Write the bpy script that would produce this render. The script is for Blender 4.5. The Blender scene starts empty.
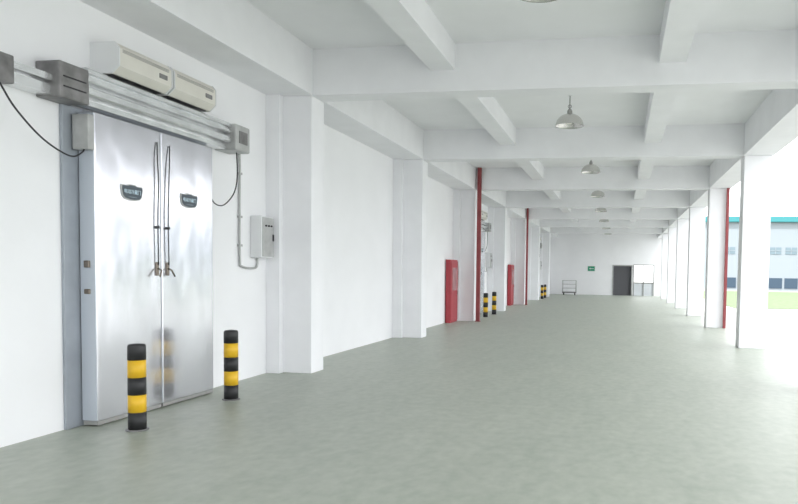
import bpy, bmesh, math, random
from mathutils import Vector, Matrix
random.seed(3)
S = bpy.context.scene
C = S.collection
try:
    S.view_settings.view_transform = 'Standard'
except Exception:
    pass

# ------------------------------------------------------------------ materials
def mat(name, col, rough=0.6, metal=0.0, emit=0.0, noise=0.0, nscale=4.0, bump=0.0, bscale=40.0, stretch=None, spec=0.5, bdist=0.01):
    m = bpy.data.materials.new(name); m.use_nodes = True
    nt = m.node_tree; b = nt.nodes['Principled BSDF']
    b.inputs['Base Color'].default_value = (*col, 1)
    b.inputs['Roughness'].default_value = rough
    b.inputs['Metallic'].default_value = metal
    b.inputs['Specular IOR Level'].default_value = spec
    if emit:
        b.inputs['Emission Color'].default_value = (*col, 1)
        b.inputs['Emission Strength'].default_value = emit
    if noise or bump:
        tc = nt.nodes.new('ShaderNodeTexCoord'); mp = nt.nodes.new('ShaderNodeMapping')
        nt.links.new(tc.outputs['Object'], mp.inputs['Vector'])
        if stretch: mp.inputs['Scale'].default_value = stretch
    if noise:
        n = nt.nodes.new('ShaderNodeTexNoise'); n.inputs['Scale'].default_value = nscale
        n.inputs['Detail'].default_value = 6
        nt.links.new(mp.outputs[0], n.inputs['Vector'])
        r = nt.nodes.new('ShaderNodeValToRGB')
        r.color_ramp.elements[0].position = 0.3; r.color_ramp.elements[1].position = 0.7
        r.color_ramp.elements[0].color = (*[max(0, c*(1-noise)) for c in col], 1)
        r.color_ramp.elements[1].color = (*[min(1, c*(1+noise)) for c in col], 1)
        nt.links.new(n.outputs['Fac'], r.inputs['Fac']); nt.links.new(r.outputs[0], b.inputs['Base Color'])
    if bump:
        n2 = nt.nodes.new('ShaderNodeTexNoise'); n2.inputs['Scale'].default_value = bscale
        nt.links.new(mp.outputs[0], n2.inputs['Vector'])
        bp = nt.nodes.new('ShaderNodeBump'); bp.inputs['Strength'].default_value = bump; bp.inputs['Distance'].default_value = bdist
        nt.links.new(n2.outputs['Fac'], bp.inputs['Height']); nt.links.new(bp.outputs[0], b.inputs['Normal'])
    return m

M = {}
M['wall'] = mat('white_plaster', (0.875, 0.88, 0.898), 0.8, noise=0.02, nscale=1.2, bump=0.12, bscale=25, spec=0.2)
M['concrete'] = mat('white_painted_concrete', (0.86, 0.865, 0.887), 0.75, noise=0.025, nscale=2, bump=0.1, bscale=15, spec=0.2)
M['ceil'] = mat('white_ceiling_paint', (0.865, 0.872, 0.888), 0.85, noise=0.02, nscale=1.5, spec=0.1)
M['steel'] = mat('polished_steel', (0.69, 0.69, 0.735), 0.20, 0.86, noise=0.09, nscale=1.6, bump=0.55, bscale=1.2, stretch=(1, 1.4, 0.8), bdist=0.033)
M['leafedge'] = mat('leaf_edge_metal', (0.58, 0.62, 0.68), 0.4, 0.4)
M['casing'] = mat('blue_grey_casing', (0.34, 0.37, 0.41), 0.5, 0.2, noise=0.08)
M['rail'] = mat('aluminium_rail', (0.78, 0.79, 0.80), 0.22, 0.75, noise=0.1, nscale=5)
M['box'] = mat('grey_metal_box', (0.21, 0.205, 0.205), 0.45, 0.4, noise=0.35, nscale=6)
M['boxlight'] = mat('light_grey_box', (0.44, 0.445, 0.44), 0.45, 0.3, noise=0.15, nscale=6)
M['cream'] = mat('cream_enamel', (0.71, 0.69, 0.63), 0.4, noise=0.04)
M['vent'] = mat('vent_grey', (0.33, 0.33, 0.32), 0.5)
M['dark'] = mat('dark_plastic', (0.02, 0.02, 0.025), 0.45)
M['black'] = mat('black_paint', (0.018, 0.018, 0.02), 0.5)
M['yellow'] = mat('yellow_paint', (0.78, 0.47, 0.02), 0.45, noise=0.08, nscale=12)
M['red'] = mat('red_paint', (0.27, 0.055, 0.06), 0.65, noise=0.15, nscale=5)
M['cabred'] = mat('cabinet_red', (0.40, 0.045, 0.06), 0.5, noise=0.06, nscale=5)
M['glass'] = mat('dull_glass', (0.40, 0.16, 0.17), 0.15)
M['white'] = mat('white_plastic', (0.74, 0.75, 0.76), 0.45)
M['plate'] = mat('dark_plate', (0.035, 0.055, 0.075), 0.35)
M['letter'] = mat('pale_blue_letters', (0.62, 0.78, 0.88), 0.5)
M['brass'] = mat('worn_metal', (0.20, 0.17, 0.14), 0.35, 0.7)
M['alu'] = mat('spun_aluminium', (0.66, 0.65, 0.63), 0.25, 0.75)
M['bulb'] = mat('bulb_glass', (0.95, 0.93, 0.88), 0.3)
M['green'] = mat('sign_green', (0.02, 0.30, 0.16), 0.5)
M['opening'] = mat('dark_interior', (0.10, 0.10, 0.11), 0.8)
M['teal'] = mat('teal_roof', (0.05, 0.21, 0.23), 0.6, spec=0.2)
M['blue'] = mat('blue_door_paint', (0.05, 0.075, 0.105), 0.6, spec=0.1)
M['bwhite'] = mat('building_white', (0.25, 0.28, 0.305), 0.8, spec=0.1)
M['window'] = mat('window_glass', (0.15, 0.20, 0.23), 0.4, spec=0.2)
M['yard'] = mat('pale_yard_concrete', (0.31, 0.315, 0.30), 0.9, noise=0.12, nscale=0.5, spec=0.1)
M['grass'] = mat('short_grass', (0.145, 0.185, 0.11), 0.95, noise=0.2, nscale=2, spec=0.1)
M['paledoor'] = mat('pale_door_paint', (0.62, 0.65, 0.68), 0.6)

# floor: grey green screed with mottling and stains
def floor_mat():
    m = bpy.data.materials.new('grey_green_screed'); m.use_nodes = True
    nt = m.node_tree; b = nt.nodes['Principled BSDF']; L = nt.links.new
    tc = nt.nodes.new('ShaderNodeTexCoord')
    def nz(scale, sc, detail=6, rot=0):
        mp = nt.nodes.new('ShaderNodeMapping'); mp.inputs['Scale'].default_value = sc; mp.inputs['Rotation'].default_value = (0, 0, rot)
        L(tc.outputs['Object'], mp.inputs['Vector'])
        n = nt.nodes.new('ShaderNodeTexNoise'); n.inputs['Scale'].default_value = scale; n.inputs['Detail'].default_value = detail
        L(mp.outputs[0], n.inputs['Vector']); return n
    a = nz(0.7, (1, 0.5, 1)); s = nz(2.6, (1.5, 0.5, 1), 8, 0.5); f = nz(10, (1, 0.7, 1), 12)
    r = nt.nodes.new('ShaderNodeValToRGB')
    r.color_ramp.elements[0].position = 0.35; r.color_ramp.elements[1].position = 0.65
    r.color_ramp.elements[0].color = (0.335, 0.372, 0.315, 1); r.color_ramp.elements[1].color = (0.47, 0.495, 0.435, 1)
    mx = nt.nodes.new('ShaderNodeMath'); mx.operation = 'ADD'
    m1 = nt.nodes.new('ShaderNodeMath'); m1.operation = 'MULTIPLY'; m1.inputs[1].default_value = 0.33
    m2 = nt.nodes.new('ShaderNodeMath'); m2.operation = 'MULTIPLY'; m2.inputs[1].default_value = 0.25
    m3 = nt.nodes.new('ShaderNodeMath'); m3.operation = 'MULTIPLY_ADD'; m3.inputs[1].default_value = 0.42
    L(a.outputs['Fac'], m1.inputs[0]); L(s.outputs['Fac'], m2.inputs[0])
    L(m1.outputs[0], mx.inputs[0]); L(m2.outputs[0], mx.inputs[1])
    L(f.outputs['Fac'], m3.inputs[0]); L(mx.outputs[0], m3.inputs[2])
    L(m3.outputs[0], r.inputs['Fac']); L(r.outputs[0], b.inputs['Base Color'])
    rr = nt.nodes.new('ShaderNodeMapRange'); rr.inputs['To Min'].default_value = 0.34; rr.inputs['To Max'].default_value = 0.52
    L(a.outputs['Fac'], rr.inputs['Value']); L(rr.outputs[0], b.inputs['Roughness'])
    b.inputs['Specular IOR Level'].default_value = 0.4
    bp = nt.nodes.new('ShaderNodeBump'); bp.inputs['Strength'].default_value = 0.12; bp.inputs['Distance'].default_value = 0.01
    L(f.outputs['Fac'], bp.inputs['Height']); L(bp.outputs[0], b.inputs['Normal'])
    return m
M['floor'] = floor_mat()

# ------------------------------------------------------------------ mesh helpers
class MB:
    def __init__(s): s.bm = bmesh.new()
    def _merge(s, t):
        me = bpy.data.meshes.new('t'); t.to_mesh(me); t.free(); s.bm.from_mesh(me); bpy.data.meshes.remove(me)
    def box(s, x0, x1, y0, y1, z0, z1, bev=0.0, seg=2):
        t = bmesh.new()
        bmesh.ops.create_cube(t, size=1, matrix=Matrix.Translation(((x0+x1)/2, (y0+y1)/2, (z0+z1)/2)) @ Matrix.Diagonal((x1-x0, y1-y0, z1-z0, 1)))
        if bev: bmesh.ops.bevel(t, geom=t.edges[:], offset=bev, segments=seg, affect='EDGES', profile=0.5)
        s._merge(t); return s
    def prism(s, pts, axis, a, b):      # polygon in the plane across 'axis', extruded a..b
        t = bmesh.new()
        def P(u, v, w): return {'x': (w, u, v), 'y': (u, w, v), 'z': (u, v, w)}[axis]
        f0 = [t.verts.new(P(u, v, a)) for u, v in pts]; f1 = [t.verts.new(P(u, v, b)) for u, v in pts]
        t.faces.new(f0); t.faces.new(f1[::-1]); n = len(pts)
        for i in range(n): t.faces.new((f0[i], f1[i], f1[(i+1) % n], f0[(i+1) % n]))
        bmesh.ops.recalc_face_normals(t, faces=t.faces[:])
        s._merge(t); return s
    def tube(s, pts, r, n=12, smooth=True):
        pts = [Vector(p) for p in pts]; t = bmesh.new(); rings = []
        up = None
        for i, p in enumerate(pts):
            d = (pts[min(i+1, len(pts)-1)] - pts[max(i-1, 0)]).normalized()
            if up is None: up = d.orthogonal().normalized()
            up = (up - d*up.dot(d)).normalized(); w = d.cross(up)
            rings.append([t.verts.new(p + (up*math.cos(k*2*math.pi/n) + w*math.sin(k*2*math.pi/n))*r) for k in range(n)])
        for a, b in zip(rings, rings[1:]):
            for k in range(n):
                f = t.faces.new((a[k], a[(k+1) % n], b[(k+1) % n], b[k])); f.smooth = smooth
        t.faces.new(rings[0][::-1]); t.faces.new(rings[-1])
        bmesh.ops.recalc_face_normals(t, faces=t.faces[:])
        s._merge(t); return s
    def lathe(s, prof, c, n=32):        # prof: (r, z)
        t = bmesh.new(); rings = []
        for r, z in prof:
            if r < 1e-5: rings.append([t.verts.new((c[0], c[1], c[2]+z))])
            else: rings.append([t.verts.new((c[0]+r*math.cos(k*2*math.pi/n), c[1]+r*math.sin(k*2*math.pi/n), c[2]+z)) for k in range(n)])
        for a, b in zip(rings, rings[1:]):
            for k in range(n):
                k2 = (k+1) % n
                vs = [a[0] if len(a) == 1 else a[k], a[0] if len(a) == 1 else a[k2], b[0] if len(b) == 1 else b[k2], b[0] if len(b) == 1 else b[k]]
                u = []
                for v in vs:
                    if v not in u: u.append(v)
                if len(u) > 2:
                    f = t.faces.new(u); f.smooth = True
        bmesh.ops.recalc_face_normals(t, faces=t.faces[:])
        s._merge(t); return s

def root_loc(p):
    while p.parent: p = p.parent
    return Vector(p.location)
def build(mb, name, m, parent=None, origin=None):
    me = bpy.data.meshes.new(name)
    o = bpy.data.objects.new(name, me); C.objects.link(o)
    off = root_loc(parent) if parent else Vector(origin if origin else (0, 0, 0))
    bmesh.ops.translate(mb.bm, verts=mb.bm.verts[:], vec=-off)
    mb.bm.to_mesh(me); mb.bm.free(); me.materials.append(m)
    if parent: o.parent = parent
    else: o.location = off
    return o
def tag(o, label, cat, group=None, kind=None):
    o['label'] = label; o['category'] = cat
    if group: o['group'] = group
    if kind: o['kind'] = kind
    return o
def thing(name, loc, label, cat, group=None):
    o = bpy.data.objects.new(name, None); C.objects.link(o); o.location = loc; o.empty_display_size = 0.1
    return tag(o, label, cat, group)
def struct(o, label=None):
    o['kind'] = 'structure'
    if label: o['label'] = label
    return o
def copy_tree(o, parent=None):
    c = o.copy(); C.objects.link(c)
    if parent: c.parent = parent
    for ch in list(o.children): copy_tree(ch, c)
    return c
def curve_pts(ctrl, n=24):              # Catmull-Rom through control points
    P = [Vector(p) for p in ctrl]; P = [P[0]*2-P[1]] + P + [P[-1]*2-P[-2]]; out = []
    for i in range(1, len(P)-2):
        for k in range(n):
            t = k/n
            out.append(0.5*((2*P[i]) + (P[i+1]-P[i-1])*t + (2*P[i-1]-5*P[i]+4*P[i+1]-P[i+2])*t*t + (3*P[i]-P[i-1]-3*P[i+1]+P[i+2])*t**3))
    out.append(P[-2]); return out

# ------------------------------------------------------------------ setting
WX = -5.30          # left wall plane
PX = -4.62          # face of the wall columns
Y0, Y1 = -8.0, 52.0
BZ, CZ = 4.20, 4.88 # beam underside, ceiling
RX0, RX1 = 2.60, 3.18
rows = [-2, 4, 10, 16, 22, 28, 34, 40, 46]

struct(build(MB().box(-5.6, 3.34, Y0, Y1+0.3, -1.0, 0.0), 'floor', M['floor']))
struct(build(MB().box(-5.6, WX, Y0, Y1+0.3, 0.0, 5.15), 'wall_left', M['wall']))
struct(build(MB().box(-5.6, 3.5, Y0, Y1+0.3, CZ, 5.15), 'ceiling', M['ceil']))
fw = MB()
DX0, DX1, DH = -0.50, 0.80, 2.15
EX0, EX1 = 1.00, 2.35
fw.box(WX, DX0, Y1, Y1+0.3, 0, CZ); fw.box(DX0, DX1, Y1, Y1+0.3, DH, CZ)
fw.box(DX1, EX0, Y1, Y1+0.3, 0, CZ); fw.box(EX0, EX1, Y1, Y1+0.3, 2.2, CZ); fw.box(EX1, 3.34, Y1, Y1+0.3, 0, CZ)
struct(build(fw, 'wall_back', M['wall']))
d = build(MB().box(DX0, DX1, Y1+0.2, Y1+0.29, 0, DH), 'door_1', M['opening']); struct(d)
t = MB(); t.box(DX0-0.08, DX0, Y1-0.03, Y1+0.02, 0, DH+0.08); t.box(DX1, DX1+0.08, Y1-0.03, Y1+0.02, 0, DH+0.08); t.box(DX0, DX1, Y1-0.03, Y1+0.02, DH, DH+0.08)
build(t, 'door_frame', M['boxlight'], d)
t = MB(); t.box(EX0-0.07, EX0, Y1-0.03, Y1+0.02, 0, 2.27); t.box(EX1, EX1+0.07, Y1-0.03, Y1+0.02, 0, 2.27); t.box(EX0, EX1, Y1-0.03, Y1+0.02, 2.2, 2.27)
t.box((EX0+EX1)/2-0.03, (EX0+EX1)/2+0.03, Y1, Y1+0.05, 0, 2.2); t.box(EX0, EX1, Y1, Y1+0.05, 0.9, 0.98)
d2 = struct(build(t, 'door_2', M['vent']))
build(MB().box(EX0, EX1, Y1+0.06, Y1+0.10, 0, 0.9), 'lower_panel', M['paledoor'], d2)

eb = MB().box(WX, PX+0.02, Y0, Y1, BZ, CZ, 0)
struct(build(eb, 'trim_1', M['concrete']), 'long white ceiling edge beam along the left wall')
eb = MB().box(RX0-0.02, RX1+0.04, Y0, Y1, BZ, CZ)
struct(build(eb, 'trim_2', M['concrete']), 'long white edge beam above the open right side')
k = 3
for y in rows:
    o = build(MB().box(PX+0.02, RX0-0.02, y, y+0.4, BZ, CZ, 0), 'trim_%d' % k, M['concrete']); struct(o, 'white concrete cross beam under the ceiling'); k += 1
for (a, b) in ((-2.78, -2.42), (0.46, 0.82)):
    ys = [Y0] + [v for y in rows for v in (y, y+0.4)] + [Y1]
    m = MB()
    for i in range(0, len(ys), 2): m.box(a, b, ys[i], ys[i+1], 4.50, CZ)
    o = build(m, 'trim_%d' % k, M['concrete']); struct(o, 'white secondary beam running the length of the ceiling'); k += 1

ordn = ['nearest', 'second', 'third', 'fourth', 'fifth', 'sixth', 'seventh', 'eighth']
vis = [10, 16, 22, 28, 34, 40, 46]
for i, y in enumerate(vis):
    r = thing('wall_column', (-4.96, y+0.22, 0), 'white square column against the left wall, %s in its row' % ordn[i], 'column', 'wall columns down the left side')
    build(MB().box(WX, PX, y, y+0.45, 0, BZ, 0.012), 'shaft', M['concrete'], r)
    build(MB().box(WX, -5.08, y-0.12, y, 0, BZ, 0.006), 'side_pier', M['concrete'], r)
for i, y in enumerate(vis):
    r = build(MB().box(RX0, RX1, y, y+0.45, 0, BZ, 0.012), 'column', M['concrete'], None, (2.89, y+0.22, 0))
    tag(r, 'free-standing white square column on the open right side, %s in its row' % ordn[i], 'column', 'columns along the open right side')
for y in (-2, 4):
    r = build(MB().box(RX0, RX1, y, y+0.45, 0, BZ, 0.012), 'column', M['concrete'], None, (2.89, y+0.22, 0))
    tag(r, 'free-standing white square column behind the viewer on the open side', 'column', 'columns behind the viewer')

# ------------------------------------------------------------------ sliding cold room door
def make_door():
    r = thing('sliding_door', (-5.15, 7.12, 0), 'tall shiny steel double sliding cold room door nearest the viewer, behind two striped bollards', 'door')
    c = MB(); c.box(WX, -5.265, 5.93, 6.2, 0, 3.14, 0.006); c.box(WX, -5.265, 8.04, 8.3, 0, 3.14, 0.006); c.box(WX, -5.265, 6.2, 8.04, 3.0, 3.14)
    build(c, 'door_frame', M['casing'], r)
    build(MB().box(WX, WX+0.02, 6.2, 8.04, 0, 3.0), 'threshold_panel', M['dark'], r)
    for s, (a, b) in enumerate(((6.12, 7.115), (7.13, 8.13))):
        lf = build(MB().box(-5.26, -5.08, a, b, 0.05, 3.10, 0.014, 3), 'door_leaf', M['steel'], r)
        g = MB(); g.box(-5.25, -5.09, a+0.01, b-0.01, 0.012, 0.05)
        build(g, 'bottom_seal', M['vent'], lf)
        e = MB(); e.box(-5.25, -5.088, a-0.004, a+0.001, 0.06, 3.09)
        build(e, 'edge_strip', M['leafedge'], lf)
        cy = 6.64 if s == 0 else 7.63; hw, hh = 0.158, 0.075; pz = 2.37 if s == 0 else 2.385
        def shield(w, h): return [(cy-w, pz+h), (cy-w*0.45, pz+h), (cy-w*0.3, pz+h*1.15), (cy+w*0.3, pz+h*1.15), (cy+w*0.45, pz+h), (cy+w, pz+h), (cy+w*1.04, pz+h*0.5), (cy+w*0.93, pz-h*0.55), (cy+w*0.7, pz-h*0.95), (cy+w*0.2, pz-h*1.12), (cy-w*0.2, pz-h*1.12), (cy-w*0.7, pz-h*0.95), (cy-w*0.93, pz-h*0.55), (cy-w*1.04, pz+h*0.5)]
        build(MB().prism(shield(hw, hh), 'x', -5.08, -5.070), 'plate_rim', M['boxlight'], lf)
        build(MB().prism(shield(hw-0.010, hh-0.010), 'x', -5.071, -5.067), 'name_plate', M['plate'], lf)
        for txt, size, z in (('电动冷藏门', 0.052, pz-0.01), ('—————', 0.025, pz-0.052)):
            cu = bpy.data.curves.new('writing', 'FONT'); cu.body = txt; cu.size = size; cu.align_x = 'CENTER'; cu.extrude = 0.001
            to = bpy.data.objects.new('tmp', cu); C.objects.link(to)
            bpy.context.view_layer.update()
            me = bpy.data.meshes.new_from_object(to.evaluated_get(bpy.context.evaluated_depsgraph_get()))
            bpy.data.objects.remove(to)
            Rm = Matrix.Translation(Vector((-5.066, cy, z)) - Vector(r.location)) @ Matrix.Rotation(math.pi/2, 4, 'Z') @ Matrix.Rotation(math.pi/2, 4, 'X')
            me.transform(Rm); me.materials.clear(); me.materials.append(M['letter'])
            w = bpy.data.objects.new('lettering', me); C.objects.link(w); w.parent = lf
        yy = 7.035 if s == 0 else 7.215
        build(MB().tube(curve_pts([(-5.07, yy+(0.05 if s else 0.01), 2.97), (-5.06, yy+(0.03 if s else 0.0), 2.80), (-5.055, yy+0.008, 2.5), (-5.055, yy-0.008, 2.1), (-5.055, yy, 1.62)], 8), 0.0065, 8), 'pull_rod', M['dark'], lf)
        h = MB(); h.box(-5.08, -5.062, yy-0.022, yy+0.022, 1.50, 1.65, 0.006); h.tube([(-5.065, yy, 1.58), (-5.02, yy, 1.56), (-5.01, yy+(0.04 if s else -0.04), 1.49)], 0.010, 10)
        build(h, 'lock_handle', M['brass'], lf)
        build(MB().box(-5.082, -5.045, yy-0.015, yy+0.015, 2.02, 2.05, 0.004), 'rod_bracket', M['dark'], lf)
        if s == 0:
            for z0, z1 in ((1.58, 1.65), (1.32, 1.37)):
                build(MB().box(-5.20, -5.14, 6.095, 6.125, z0, z1, 0.008), 'side_catch', M['brass'], lf)
    build(MB().box(-5.25, -5.07, 6.03, 6.11, 2.72, 3.06, 0.01), 'hanger_box', M['boxlight'], r)
    # rail: flat stacked aluminium profiles
    prof = [(WX, 3.15), (-5.12, 3.15), (-5.12, 3.20), (-5.16, 3.205), (-5.16, 3.225), (-5.06, 3.23), (-5.045, 3.245), (-5.045, 3.30), (-5.06, 3.315), (-5.13, 3.32), (-5.13, 3.345), (-5.05, 3.35), (-5.035, 3.362), (-5.035, 3.39),
            (-5.07, 3.405), (-5.07, 3.42), (-5.035, 3.43), (-5.035, 3.465), (-5.06, 3.485), (WX, 3.485)]
    build(MB().prism(prof, 'y', 6.0, 8.5), 'rail', M['rail'], r)
    prof2 = [(WX, 3.15), (-5.14, 3.15), (-5.14, 3.24), (-5.2, 3.245), (-5.2, 3.265), (-5.12, 3.27), (-5.12, 3.33), (WX, 3.33)]
    build(MB().prism(prof2, 'y', 4.3, 5.68), 'rail', M['rail'], r)
    mb_ = build(MB().box(WX, -5.04, 5.66, 6.02, 3.13, 3.46, 0.015), 'motor_box', M['box'], r)
    v = MB()
    for q in range(2): v.box(-5.045, -5.032, 5.70, 5.97, 3.23+q*0.09, 3.242+q*0.09)
    build(v, 'louvre', M['dark'], mb_)
    build(MB().box(WX, -5.08, 4.85, 5.22, 3.12, 3.36, 0.015), 'end_box', M['box'], r)
    ob = build(MB().box(WX, -4.98, 8.51, 8.86, 3.14, 3.48, 0.02), 'drive_box', M['boxlight'], r)
    t = MB(); t.box(-4.982, -4.972, 8.58, 8.78, 3.24, 3.40)
    build(t, 'cover_plate', M['box'], ob)
    for (ctrl) in ([(-5.12, 5.10, 3.12), (-5.08, 5.22, 2.92), (-5.08, 5.5, 2.72), (-5.08, 5.8, 2.62), (-5.12, 6.0, 2.68), (-5.14, 6.09, 2.78)],
                   [(-5.1, 8.72, 3.16), (-5.1, 8.74, 2.85), (-5.1, 8.66, 2.6), (-5.12, 8.45, 2.42), (-5.13, 8.25, 2.42), (-5.14, 8.14, 2.55)]):
        build(MB().tube(curve_pts(ctrl, 10), 0.008, 8), 'cable', M['dark'], r)
    return r
def make_air(y0, y1, lab):
    r = thing('air_curtain', (-5.14, (y0+y1)/2, 3.53), lab, 'air curtain', 'air curtains above the sliding doors')
    b = MB().prism([(WX, 3.53), (-5.06, 3.53), (-4.98, 3.60), (-4.98, 3.78), (-5.02, 3.83), (WX, 3.83)], 'y', y0+0.012, y1-0.012)
    body = build(b, 'casing', M['cream'], r)
    for a, c in ((y0, y0+0.014), (y1-0.014, y1)):
        build(MB().prism([(WX, 3.525), (-5.055, 3.525), (-4.972, 3.60), (-4.972, 3.785), (-5.02, 3.838), (WX, 3.838)], 'y', a, c), 'end_cap', M['white'], r)
    t = MB()
    for q in range(3): t.box(-4.983, -4.974, y0+0.06, y1-0.06, 3.745+q*0.012, 3.749+q*0.012)
    build(t, 'grille', M['vent'], r)
    build(MB().prism([(-5.22, 3.522), (-5.08, 3.522), (-5.08, 3.532), (-5.22, 3.532)], 'y', y0+0.05, y1-0.05), 'outlet_slot', M['dark'], r)
    t = MB(); t.box(-4.982, -4.971, y1-0.22, y1-0.09, 3.65, 3.70, 0.003)
    build(t, 'badge', M['box'], r)
    return r
def make_switch():
    r = thing('switch_box', (-5.2, 9.6, 1.75), 'grey electrical control box on the wall right of the nearest sliding door', 'control box', 'control boxes beside the sliding doors')
    build(MB().box(WX, -5.12, 9.42, 9.78, 1.75, 2.36, 0.012), 'enclosure', M['white'], r)
    build(MB().box(-5.125, -5.108, 9.44, 9.76, 1.77, 2.34, 0.004), 'box_door', M['boxlight'], r)
    for q in range(3): build(MB().tube([(-5.11, 9.52+q*0.08, 2.22), (-5.09, 9.52+q*0.08, 2.22)], 0.014, 12), 'push_button', M['dark'], r)
    build(MB().box(-5.11, -5.09, 9.72, 9.74, 2.0, 2.1, 0.003), 'latch', M['dark'], r)
    m = MB(); m.tube(curve_pts([(-5.275, 8.90, 3.3), (-5.275, 9.02, 3.28), (-5.275, 9.10, 3.15), (-5.275, 9.10, 2.6), (-5.275, 9.10, 1.75), (-5.275, 9.16, 1.62), (-5.275, 9.5, 1.60), (-5.275, 9.58, 1.66), (-5.275, 9.58, 1.75)], 8), 0.016, 10)
    for z in (2.9, 2.3, 1.9): m.box(-5.295, -5.25, 9.07, 9.13, z, z+0.03)
    build(m, 'conduit', M['boxlight'], r)
    return r
def make_bollard(y, lab):
    r = thing('bollard', (-4.63, y, 0), lab, 'bollard', 'striped bollards guarding the sliding doors')
    bands = [0.012, 0.18, 0.35, 0.52, 0.69, 0.835]
    for q in range(5):
        a, b = bands[q], bands[q+1]
        prof = [(0, a), (0.083, a), (0.083, b), (0, b)]
        if q == 4: prof = [(0, a), (0.083, a), (0.083, b-0.012), (0.074, b+0.006), (0.03, b+0.014), (0, b+0.015)]
        t = MB().lathe(prof, (-4.63, y, 0), 32)
        o = build(t, 'band', M['yellow'] if q % 2 else M['black'], r)
        o['label'] = ('yellow' if q % 2 else 'black') + ' painted band'
    build(MB().lathe([(0, 0), (0.105, 0), (0.105, 0.008), (0.084, 0.013), (0, 0.013)], (-4.63, y, 0), 32), 'base_ring', M['box'], r)
    return r

door = make_door()
airs = [make_air(6.34, 7.19, 'cream air curtain above the nearest sliding door, the unit closer to the viewer'),
        make_air(7.22, 8.05, 'cream air curtain above the nearest sliding door, the unit farther from the viewer')]
sw = make_switch()
bols = [make_bollard(6.10, 'black and yellow striped bollard standing nearest the viewer, in front of the steel door'),
        make_bollard(7.78, 'black and yellow striped bollard at the far edge of the nearest steel door')]
far = ((18, 'second'), (36, 'third'))
for dy, nth in far:
    def mv(o, lab):
        c = copy_tree(o); c.location.y += dy; c['label'] = lab; return c
    mv(door, '%s steel sliding cold room door down the left wall' % nth)
    mv(airs[0], 'air curtain above the %s sliding door, nearer unit of its pair' % nth)
    mv(airs[1], 'air curtain above the %s sliding door, farther unit of its pair' % nth)
    mv(sw, 'control box on the wall beside the %s sliding door' % nth)
    mv(bols[0], 'nearer striped bollard of the pair at the %s sliding door' % nth)
    mv(bols[1], 'farther striped bollard of the pair at the %s sliding door' % nth)

# ------------------------------------------------------------------ red posts and fire cabinets
def channel(x, y, lab, w=0.10, foot=True, top=BZ-0.005):
    m = MB(); m.box(x-w, x+w, y, y+0.02, 0, top, 0.003); m.box(x-w, x-w+0.03, y+0.018, y+0.10, 0, top); m.box(x+w-0.03, x+w, y+0.018, y+0.10, 0, top)
    if foot: m.box(x-w-0.02, x+w+0.02, y-0.02, y+0.12, 0, 0.02)
    o = build(m, 'steel_post', M['red'], None, (x, y+0.06, 0)); return tag(o, lab, 'post', 'red posts beside the columns')
channel(-4.46, 21.85, 'tall red steel post rising to the ceiling beside the third wall column on the left', 0.06, True, CZ-0.002)
channel(-4.50, 33.85, 'tall red steel post beside the fifth wall column, deep in the hall', 0.045, True, CZ-0.002)
channel(3.12, 21.84, 'tall thin red steel post on the edge of the third column in the right row', 0.04, False)
def cabinet(y, lab):
    r = thing('fire_cabinet', (-5.2, y+0.45, 0), lab, 'fire cabinet')
    a = WX+0.025
    build(MB().box(a, -5.12, y, y+0.9, 0, 1.95, 0.01), 'body', M['cabred'], r)
    dr = build(MB().box(-5.122, -5.10, y+0.03, y+0.87, 0.06, 1.91, 0.005), 'cabinet_door', M['cabred'], r)
    build(MB().box(-5.105, -5.094, y+0.15, y+0.72, 1.0, 1.7), 'glass_pane', M['glass'], dr)
    build(MB().tube([(-5.10, y+0.8, 0.85), (-5.08, y+0.8, 0.87), (-5.08, y+0.8, 0.98), (-5.10, y+0.8, 1.0)], 0.01, 8), 'handle', M['boxlight'], dr)
cabinet(20.9, 'red fire hose cabinet on the floor by the third wall column')
cabinet(32.88, 'small distant red fire hose cabinet by the fifth wall column')

# ------------------------------------------------------------------ high bay lamps
def make_lamp():
    x, y, z = -0.98, 13.0, 4.29
    r = thing('pendant_lamp', (x, y, z), 'aluminium dome pendant lamp', 'lamp', 'pendant lamps down the ceiling')
    out = [(0.05, 0.215), (0.09, 0.205), (0.15, 0.18), (0.20, 0.14), (0.235, 0.09), (0.252, 0.04), (0.258, 0.0), (0.264, -0.004)]
    inn = [(0.252, 0.0), (0.245, 0.04), (0.228, 0.085), (0.193, 0.133), (0.145, 0.172), (0.06, 0.2)]
    build(MB().lathe(out+inn, (x, y, z), 36), 'lamp_shade', M['alu'], r)
    build(MB().lathe([(0, 0.30), (0.03, 0.30), (0.045, 0.27), (0.05, 0.205), (0, 0.2)], (x, y, z), 24), 'lamp_housing', M['vent'], r)
    build(MB().lathe([(0, 0.03), (0.04, 0.038), (0.06, 0.07), (0.055, 0.11), (0.03, 0.16), (0.025, 0.2), (0, 0.201)], (x, y, z), 20), 'bulb', M['bulb'], r)
    t = MB(); t.tube([(x, y, z+0.29), (x, y, CZ-0.03)], 0.010, 10)
    ring = [(x+0.03*math.cos(a*math.pi/8), y, z+0.35+0.03*math.sin(a*math.pi/8)) for a in range(17)]
    t.tube(ring, 0.006, 6)
    build(t, 'stem', M['box'], r)
    build(MB().lathe([(0, CZ-z), (0.05, CZ-z), (0.05, CZ-z-0.03), (0.02, CZ-z-0.05), (0, CZ-z-0.05)], (x, y, z), 20), 'ceiling_rose', M['white'], r)
    return r
lamp = make_lamp()
lamp_labels = ['aluminium dome pendant lamp seen whole, the largest with its entire shade in view', 'pendant lamp cut by the top edge, nearest the viewer',
               'aluminium pendant lamp just beyond the largest wholly visible one', 'pendant lamp two bays beyond the largest wholly visible one', 'pendant lamp three bays beyond the largest wholly visible one',
               'tiny pendant lamp four bays beyond the largest wholly visible one', 'tiny pendant lamp five bays beyond the largest wholly visible one', 'tiniest pendant lamp, in front of the end wall']
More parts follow.
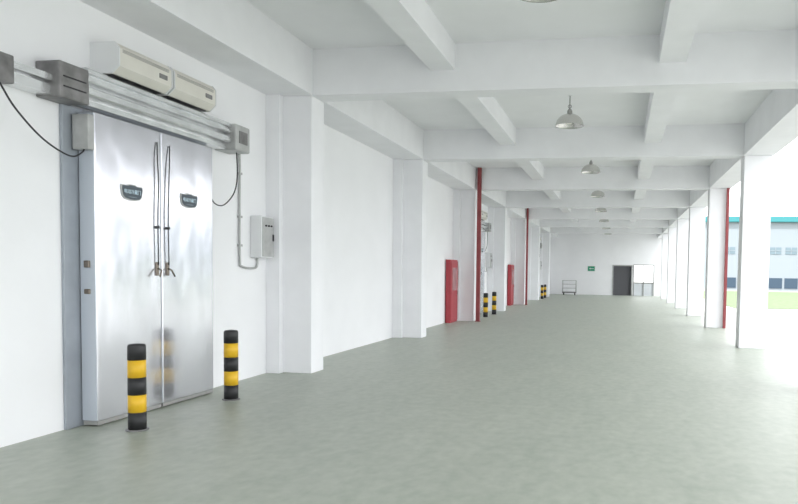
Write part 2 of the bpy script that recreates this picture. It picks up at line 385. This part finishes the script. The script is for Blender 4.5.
for i, y in enumerate((13.0, 6.82, 19, 25, 31, 37, 43, 49)):
    o = lamp if i == 0 else copy_tree(lamp)
    o.location.y = y
    o.location.x = (-0.98, -0.83, -0.84, -0.84, -0.9, -0.9, -0.9, -0.9)[i]
    o['label'] = lamp_labels[i]

# ------------------------------------------------------------------ far end
r = thing('exit_sign', (-2.1, Y1-0.03, 1.75), 'small green sign on the end wall left of the dark doorway', 'sign')
build(MB().box(-2.40, -1.82, Y1-0.05, Y1, 1.72, 2.14, 0.008), 'sign_frame', M['white'], r)
build(MB().box(-2.36, -1.86, Y1-0.056, Y1-0.048, 1.76, 2.10), 'sign_face', M['green'], r)
t = MB(); t.box(-2.17, -1.93, Y1-0.06, Y1-0.054, 1.91, 1.95); t.prism([(-2.17, 1.86), (-2.27, 1.93), (-2.17, 2.0)], 'y', Y1-0.06, Y1-0.054)
build(t, 'arrow', M['white'], r)
r = thing('handcart', (-3.6, 50.6, 0), 'small grey cart parked by the end wall in the left corner', 'cart')
build(MB().box(-4.1, -3.1, 50.3, 50.95, 0.16, 0.24, 0.01), 'deck', M['box'], r)
t = MB()
for x in (-4.08, -3.12):
    t.tube([(x, 50.32, 0.24), (x, 50.32, 1.05)], 0.02, 8); t.tube([(x, 50.93, 0.24), (x, 50.93, 1.05)], 0.02, 8)
for z in (0.5, 0.78, 1.05):
    t.tube([(-4.08, 50.32, z), (-3.12, 50.32, z)], 0.018, 8); t.tube([(-4.08, 50.93, z), (-3.12, 50.93, z)], 0.018, 8)
    t.tube([(-4.08, 50.32, z), (-4.08, 50.93, z)], 0.018, 8); t.tube([(-3.12, 50.32, z), (-3.12, 50.93, z)], 0.018, 8)
build(t, 'cage', M['boxlight'], r)
for x in (-4.0, -3.2):
    for y in (50.38, 50.87):
        build(MB().tube([(x-0.025, y, 0.08), (x+0.025, y, 0.08)], 0.08, 16), 'wheel', M['dark'], r)

# ------------------------------------------------------------------ outside
struct(build(MB().box(-80, 160, -60, 240, -1.15, -1.0), 'yard_ground', M['yard']), 'pale concrete yard outside the open side')
struct(build(MB().box(9, 150, 58, 118, -1.0, -0.96), 'lawn', M['grass']), 'strip of short grass beyond the yard')
r = thing('warehouse', (40, 140, -1.0), 'pale distant warehouse with teal roof edge seen between the right columns', 'building')
build(MB().box(14, 90, 130, 160, -1.0, 11.0), 'wall', M['bwhite'], r)
build(MB().box(13.4, 90.6, 129.3, 160.6, 11.0, 12.0, 0.1), 'roof_edge', M['teal'], r)
for i in range(28):
    x = 15.5+i*2.6
    f = build(MB().box(x, x+1.9, 129.93, 130.0, 5.4, 6.6), 'window', M['window'], r)
    t = MB(); t.box(x+0.9, x+1.0, 129.88, 129.94, 5.4, 6.6); t.box(x, x+1.9, 129.88, 129.94, 5.95, 6.05)
    build(t, 'window_bars', M['bwhite'], f)
    build(MB().box(x, x+2.2, 129.9, 130.0, -0.6, 1.2), 'lower_window', M['blue'], r)

# ------------------------------------------------------------------ light
w = bpy.data.worlds.new('sky'); S.world = w; w.use_nodes = True
bg = w.node_tree.nodes['Background']; bg.inputs[0].default_value = (0.96, 0.98, 1.0, 1); bg.inputs[1].default_value = 3.75
sd = bpy.data.lights.new('sun', 'SUN'); sd.energy = 6.0; sd.angle = math.radians(3); sd.color = (1, 0.98, 0.95)
so = bpy.data.objects.new('sun', sd); C.objects.link(so)
so.rotation_euler = Vector((0.22, 0.55, -1.0)).to_track_quat('-Z', 'Y').to_euler()

# ------------------------------------------------------------------ camera
F, CX, CY = 700.0, 500.0, 306.0
cd_ = bpy.data.cameras.new('camera'); cam = bpy.data.objects.new('camera', cd_); C.objects.link(cam)
cd_.sensor_width = 36; cd_.sensor_fit = 'HORIZONTAL'; cd_.lens = F/798*36
cd_.shift_x = (399-CX)/798; cd_.shift_y = (CY-252)/798
cd_.clip_end = 600
yaw, pitch, roll = math.radians(9.7), math.radians(2.8), 0.015
Rm = Matrix.Rotation(yaw, 4, 'Z') @ Matrix.Rotation(math.pi/2 - pitch, 4, 'X') @ Matrix.Rotation(roll, 4, 'Z')
cam.matrix_world = Matrix.Translation((0, 0, 1.6)) @ Rm
S.camera = cam
